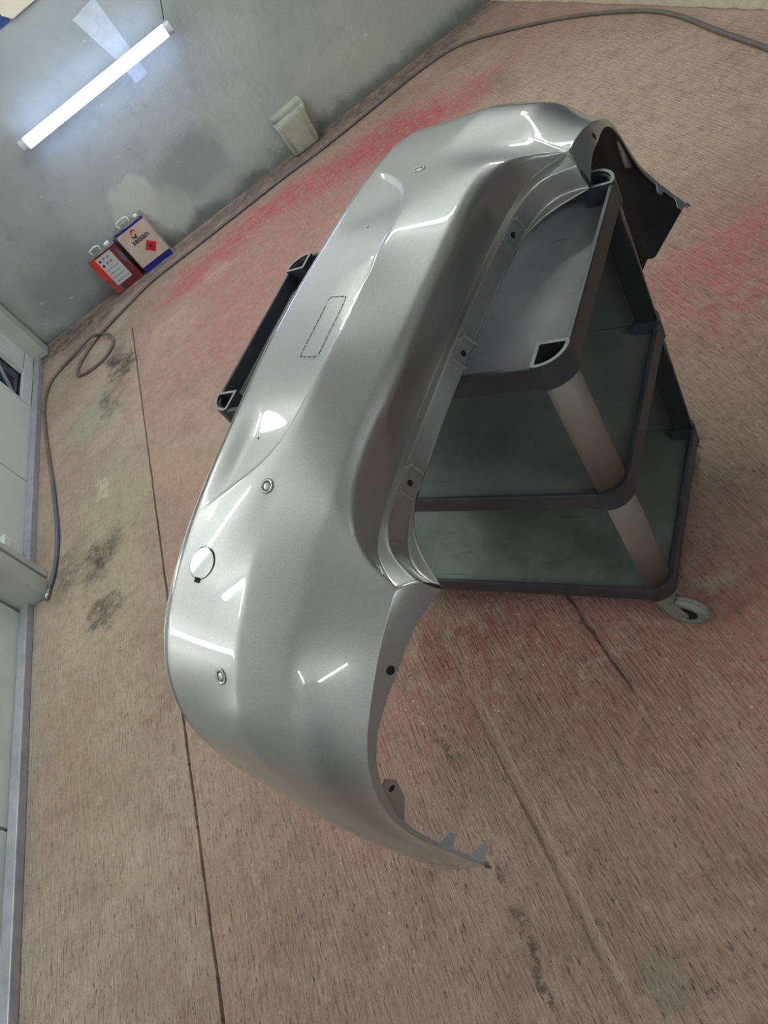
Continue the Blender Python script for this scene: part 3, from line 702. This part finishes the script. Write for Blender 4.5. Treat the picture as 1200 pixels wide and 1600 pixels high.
def section(s):
    k0, b, tp = K0f(s), Bf(s), topf(s)
    ds = .01
    tan = (Bf(min(1, s+ds))-Bf(max(0, s-ds))).normalized()
    def outn(v):
        nr = v.cross(tan).normalized()
        if nr.dot(Vector((b.x*.6, -.05, b.z-.6))) < 0: nr = -nr
        return nr
    e = (b-k0); Le = e.length; e /= Le; nr = outn(e)
    lf = sinterp(s, ((0, 1.3), (.62, 1.3), (.75, .3), (1, .15)))
    g = min(1, Le/.15)
    P = [k0, k0+e*.002*g+nr*.005*lf, k0+e*.007*g+nr*.006*lf, k0+e*.008*g+nr*.0055*lf, k0+e*.0095*g-nr*.003*lf, k0+e*.020*g-nr*.001*lf, k0+e*.0215*g+nr*.0085*lf, k0+e*.024*g+nr*.0095*lf]
    fix = [1]*8
    base = P[-1]; n1 = 40
    for k in range(1, n1+1):
        t = k/n1; t = 1-(1-t)**1.6
        P.append(base.lerp(b, t)+nr*(4*t*(1-t)*.004));
        fix.append(0)
    fC = sinterp(s, ((0, .78), (.225, .79), (.3, .74), (.375, .56), (.45, .42), (1, .43)))
    bC = sinterp(s, ((0, .011), (.3, .010), (.45, .003), (.75, .006), (.9, .004), (1, .001)))
    ts = tops(s); dt = tp-ts; e2 = ts-b; n2r = outn(e2); cc = b+e2*fC+n2r*bC
    if s > .33:
        g_ = min(1, (s-.33)/.12); g_ = g_*g_*(3-2*g_)
        cx_ = Vector([sinterp(s, [(q[0], q[k_]) for q in CTAB]) for k_ in (1, 2, 3)])
        if s < SC: cx_ = cx_+(Bf(s)-Bf(SC))*.7+(ts-tops(SC))*.3
        cc = cc.lerp(cx_, g_)
    n2, n3 = 18, 16
    iB = len(P)-1
    for k in range(1, n2+1):
        t = ss(k/n2); P.append(b.lerp(cc, t)+n2r*(4*t*(1-t)*.001)+dt*(fC*t)**5); fix.append(0)
    for k in range(1, n3+1):
        t = ss(k/n3); P.append(cc.lerp(ts, t)+n2r*(4*t*(1-t)*sinterp(s, ((0, .001), (.35, .001), (.6, -.006), (.8, -.005), (1, 0))))+dt*(fC+(1-fC)*t)**5); fix.append(0)
    body_end = len(P)-1; iC = iB+n2
    # valley and boot-edge flange, or the wheel-arch flange
    if s <= SC:
        r = s/SC
        ee, ff, gg, hh = CV['E'](6*r), CV['F'](5*r), CV['G'](5*r), CV['H'](5*r)
        for A_, B_, n_ in ((tp, ee, 16), (ee, ff, 6), (ff, gg, 8), (gg, hh, 4)):
            for k in range(1, n_+1):
                P.append(A_.lerp(B_, ss(k/n_))); fix.append(0)
    else:
        v = (s-SC)/(1-SC)
        w = sinterp(v*6, ((0, .083), (.5, .062), (1, .05), (1.6, .04), (2.1, .027), (2.6, .018), (3.2, .015), (6, .013)))
        f = min(1, v/.3)
        dv = (Vector((-.40, .43, -.80))*(1-f)+Vector((-.6, .35, -.7))*f).normalized()
        H0, F0 = CV['H'](5), CV['F'](5)
        bow = (F0-(tp+dv*w*.5))*max(0, 1-v*8) if v < .125 else Vector((0, 0, 0))
        inn = tp+dv*w
        if v < .12: inn = H0.lerp(inn, v/.12) if v > 0 else H0
        for k in range(1, 35):
            t = ss(k/34); P.append(tp.lerp(inn, t)+bow*(4*t*(1-t))*.6); fix.append(0)
    P = round_corner(P, iC, sinterp(s, ((0, .004), (.4, .005), (.6, .02), (1, .02))))
    P = round_corner(P, iB, .007)
    if s <= SC: P = round_corner(P, body_end, .011*max(.12, 1-(s/SC)**8))
    P = gauss(P, fix, 1)
    return P, body_end
def recess(p):
    # number-plate recess: inside the curve A, between the lip and the crease
    h = abs(p.x)
    best = 1e9; sd = 0
    for i in range(8, 60):
        a, b = Apts[i], Apts[i+1]
        ax, ay, bx, by = a.x, a.y, b.x, b.y
        dx, dy = bx-ax, by-ay; L2 = dx*dx+dy*dy+1e-12
        t = max(0, min(1, ((h-ax)*dx+(p.y-ay)*dy)/L2)); qx, qy = ax+dx*t, ay+dy*t
        d = math.hypot(h-qx, p.y-qy)
        if d < best:
            best = d; sd = 1 if (dx*(p.y-ay)-dy*(h-ax)) < 0 else -1
    return sd*best
grid = []
secs = []
for i in range(NH+1):
    s = i/NH
    s = s  # uniform
    secs.append(section(s))
nrow = len(secs[0][0])
# recess displacement
def crease_disp(i, P, be):
    s = i/NH
    if s > .36: return P
    out = P[:]
    for k in range(8, 48):
        p = P[k]; sd = recess(p)
        endf = sinterp(abs(p.x), ((0, .25), (.2, .5), (.3, 1), (1, 1)))
        if sd > 0:
            lin = min(sd, .10)/.10; w_ = ss(min(1, sd/.007))
            fade = ss(min(1, (k-7)/9))
            out[k] = p-Vector((0, 0, 1))*((.004*w_+.010*lin*(2-lin))*endf*fade)
    return out
secs = [(crease_disp(i, P, be), be) for i, (P, be) in enumerate(secs)]
full = [[Vector((-p.x, p.y, p.z)) for p in P] for P, _ in secs[:0:-1]]+[P for P, _ in secs]
verts = [l2w(p) for P in full for p in P]
faces = []
for i in range(len(full)-1):
    for k in range(nrow-1):
        a = i*nrow+k; faces.append((a, a+nrow, a+nrow+1, a+1))
bump_root = empty('car_bumper', (-.35, .05, 1.02)); tag(bump_root, 'silver painted car rear bumper cover lying face up across the trolley, wings hanging down', 'bumper')
bump_root['label'] = 'glossy silver car bumper cover lying face up across the trolley with its ends hanging down'
verts = [v-bump_root.location for v in verts]
cover = from_data('bumper_cover', verts, faces, [M['silver'], M['inner']], bump_root, True)
me = cover.data
# orient outward
pmid = me.polygons[(NH)*(nrow-1)+30]
if pmid.normal.z < 0: me.flip_normals()
sol = cover.modifiers.new('thickness', 'SOLIDIFY'); sol.thickness = .0035; sol.offset = -1; sol.material_offset = 1; sol.material_offset_rim = 0
BV = BVHTree.FromPolygons(verts, faces)
OUTREF = l2w(Vector((0, -.3, .6)))-bump_root.location
def snap(p):  # p local (h,l,n) -> point and outward normal on the cover, bump_root space
    w = l2w(Vector(p))-bump_root.location
    q, nr, idx, d = BV.find_nearest(w)
    if nr.dot(q-OUTREF) < 0: nr = -nr
    return q, nr
def frame_at(p, xdir=None):
    q, nr = snap(p)
    t = (xdir if xdir else BM_); x = (t-nr*t.dot(nr)).normalized(); y = nr.cross(x)
    return Matrix(((x.x, y.x, nr.x, q.x), (x.y, y.y, nr.y, q.y), (x.z, y.z, nr.z, q.z), (0, 0, 0, 1)))

def ring_part(name, p, r0, prof, mats, seg=36, fm=None):
    b = bmesh.new(); spin(b, prof, seg)
    o = bm_obj(name, b, mats, bump_root, True); o.matrix_local = frame_at(p); return o
def disc(name, p, r, mat, parent=None, off=.0008):
    b = bmesh.new(); spin(b, [(0, off), (r, off), (r, -.002)], 24)
    o = bm_obj(name, b, mat, bump_root, False); o.matrix_local = frame_at(p); return o
# parking sensors: groove, bezel and domed face
for p in ((-.385, -.383, 1.176), (.401, -.394, 1.175), (-.703, -.387, 1.085)):
    s_ = ring_part('parking_sensor', p, 0, [(.0085, .0002), (.0095, .0014), (.012, .0018), (.0135, .0012), (.0138, -.001)], M['silver'])
    b = bmesh.new(); spin(b, [(0, .0012), (.005, .0011), (.0076, .0004), (.0078, -.0008), (.0078, -.002)], 28); o = bm_obj('sensor_face', b, M['silver'], s_, True)
    b = bmesh.new(); spin(b, [(.0074, .0006), (.0089, .0006)], 28); bm_obj('sensor_gap', b, M['hole'], s_)
    b = bmesh.new(); spin(b, [(.0132, .0013), (.0142, .0009)], 28); bm_obj('bezel_gap', b, M['cable'], s_)
# towing-eye cover
tw = ring_part('tow_eye_cover', (-.536, -.482, 1.152), 0, [(0, .0005), (.0278, .0005), (.0285, -.002)], M['silver'], 40)
smooth(tw.data, False)
b = bmesh.new(); n_ = 40
vs1 = [b.verts.new((math.cos(2*math.pi*k/n_)*.0285, math.sin(2*math.pi*k/n_)*.0285, .0007)) for k in range(n_)]
vs2 = [b.verts.new((math.cos(2*math.pi*k/n_)*(.0295+.0016*max(0, math.cos(2*math.pi*k/n_+.9))), math.sin(2*math.pi*k/n_)*(.0295+.0016*max(0, math.cos(2*math.pi*k/n_+.9))), .0007)) for k in range(n_)]
for k in range(n_): b.faces.new((vs1[k], vs1[(k+1) % n_], vs2[(k+1) % n_], vs2[k]))
bm_obj('cover_gap', b, M['hole'], tw)
b = bmesh.new(); add_box(b, -.035, -.026, -.006, .006, .0002, .0012); bm_obj('cover_notch', b, M['hole'], tw)
# small drilled pilot holes
for p in ((-.291, -.457, 1.183), (.216, -.429, 1.205)): disc('pilot_hole', p, .0022, M['hole'])
# perforated cut-out outline above the lip: rows of slots
c4 = [(.022, -.426), (.013, -.374), (-.135, -.366), (-.124, -.426)]
def rounded(pts, r, n=4):
    out = []
    m_ = len(pts)
    for i in range(m_):
        a, b_, c_ = Vector(pts[i-1]), Vector(pts[i]), Vector(pts[(i+1) % m_])
        d1 = (a-b_).normalized()*r; d2 = (c_-b_).normalized()*r
        for k in range(n+1):
            t = k/n; out.append((b_+d1)*(1-t)**2+b_*2*t*(1-t)+(b_+d2)*t*t)
    return out+[out[0]]
def resample(pts, step):
    P, acc = [pts[0]], 0
    for a, b_ in zip(pts[:-1], pts[1:]):
        L = (b_-a).length; n = max(1, int(L/step)); P += [a.lerp(b_, (k+1)/n) for k in range(n)]
    return P
outl = resample(rounded(c4, .008), .0016)
seg_n = 10
for i in range(0, len(outl)-seg_n, seg_n):
    pc = outl[i:i+seg_n-1]; V_ = []; b = bmesh.new()
    prev = None
    for k, q in enumerate(pc):
        a, nr = snap((q.x, q.y, 1.21)); a2, _ = snap((pc[min(k+1, len(pc)-1)].x, pc[min(k+1, len(pc)-1)].y, 1.21)); a0, _ = snap((pc[max(k-1, 0)].x, pc[max(k-1, 0)].y, 1.21))
        tt = (a2-a0).normalized(); sd = nr.cross(tt).normalized()*.0011
        cur = [b.verts.new(a+nr*.0005+sd), b.verts.new(a+nr*.0005-sd)]
        if prev: b.faces.new((prev[0], prev[1], cur[1], cur[0]))
        prev = cur
    bm_obj('cut_slot', b, M['hole'], bump_root)
# bolt holes in the end flanges
for sx in (-1, 1):
    o = disc('bolt_hole', (sx*.605, -.118, 1.012), .0075, M['hole'], off=.0012)
# mounting pockets on the boot-edge flange: plate, hole, two ribs
for hx in (-.283, .005, .312):
    gz = Vector((hx, -.208, 1.036)); q, nr = snap(gz)
    F = frame_at(gz)
    e = empty('mounting_tab', (0, 0, 0)); e.parent = bump_root; e.matrix_local = F
    # F: x along the flange (+ = far end), y across, z out
    b = bmesh.new(); add_box(b, -.026, .026, -.013, .017, -.001, .004, .0015); bm_obj('tab_plate', b, M['silver'], e, False)
    b = bmesh.new(); add_box(b, .022, .030, -.015, .02, -.002, .018, .002); bm_obj('tab_rib', b, M['silver'], e, False)
    b = bmesh.new(); add_box(b, -.030, -.025, -.015, .019, -.002, .011, .0015); bm_obj('tab_rib', b, M['silver'], e, False)
    b = bmesh.new(); spin(b, [(0, .0046), (.0062, .0046), (.0062, .003)], 20); bm_obj('tab_hole', b, M['hole'], e)
# brackets behind the wheel-arch edge and ears at the wing ends
for sx in (-1, 1):
    def ap(v, dl, dh, dn=0):
        a = CV['arch'](v); a = a+Vector((-dh, dl, dn)); return l2w((sx*a.x, a.y, a.z))-bump_root.location
    b = bmesh.new()
    pts = [ap(3.75, -.004, .006), ap(3.72, .002, .03), ap(4.0, .004, .048), ap(4.5, -.006, .045), ap(4.8, -.016, .006)]
    nr = (pts[1]-pts[0]).cross(pts[4]-pts[0]).normalized()*.0015
    lo = [b.verts.new(q-nr) for q in pts]; hi = [b.verts.new(q+nr) for q in pts]
    b.faces.new(lo[::-1]); b.faces.new(hi)
    for k in range(5): b.faces.new((lo[k], lo[(k+1) % 5], hi[(k+1) % 5], hi[k]))
    br = bm_obj('arch_bracket', b, M['silver'], bump_root)
    cc = (pts[1]+pts[2]+pts[3]+pts[0])/4; ax = nr.normalized(); x_ = ax.orthogonal().normalized(); y_ = ax.cross(x_)
    b = bmesh.new()
    for s2 in (-1, 1):
        b.faces.new([b.verts.new(cc+ax*s2*.0019+(x_*math.cos(k*math.pi/8)+y_*math.sin(k*math.pi/8))*.0065) for k in range(16)])
    bm_obj('bracket_hole', b, M['hole'], br)
    for v in (5.45, 5.9):
        b = bmesh.new(); pts = [ap(v-.14, .0, .004), ap(v-.04, .002, .032), ap(v+.04, .002, .032), ap(v+.08, .0, .004)]
        nr = (pts[1]-pts[0]).cross(pts[3]-pts[0]).normalized()*.0012
        lo = [b.verts.new(q-nr) for q in pts]; hi = [b.verts.new(q+nr) for q in pts]
        b.faces.new(lo[::-1]); b.faces.new(hi)
        for k in range(4): b.faces.new((lo[k], lo[(k+1) % 4], hi[(k+1) % 4], hi[k]))
        er = bm_obj('end_ear', b, M['silver'], bump_root)
    b = bmesh.new(); e0 = ap(6, 0, 0); add_tube(b, [e0, e0+(l2w((sx*.0, .0, -.012))-l2w((0, 0, 0)))+Vector((.008, 0, 0))], .003, 8); bm_obj('end_clip', b, M['metal'], bump_root)
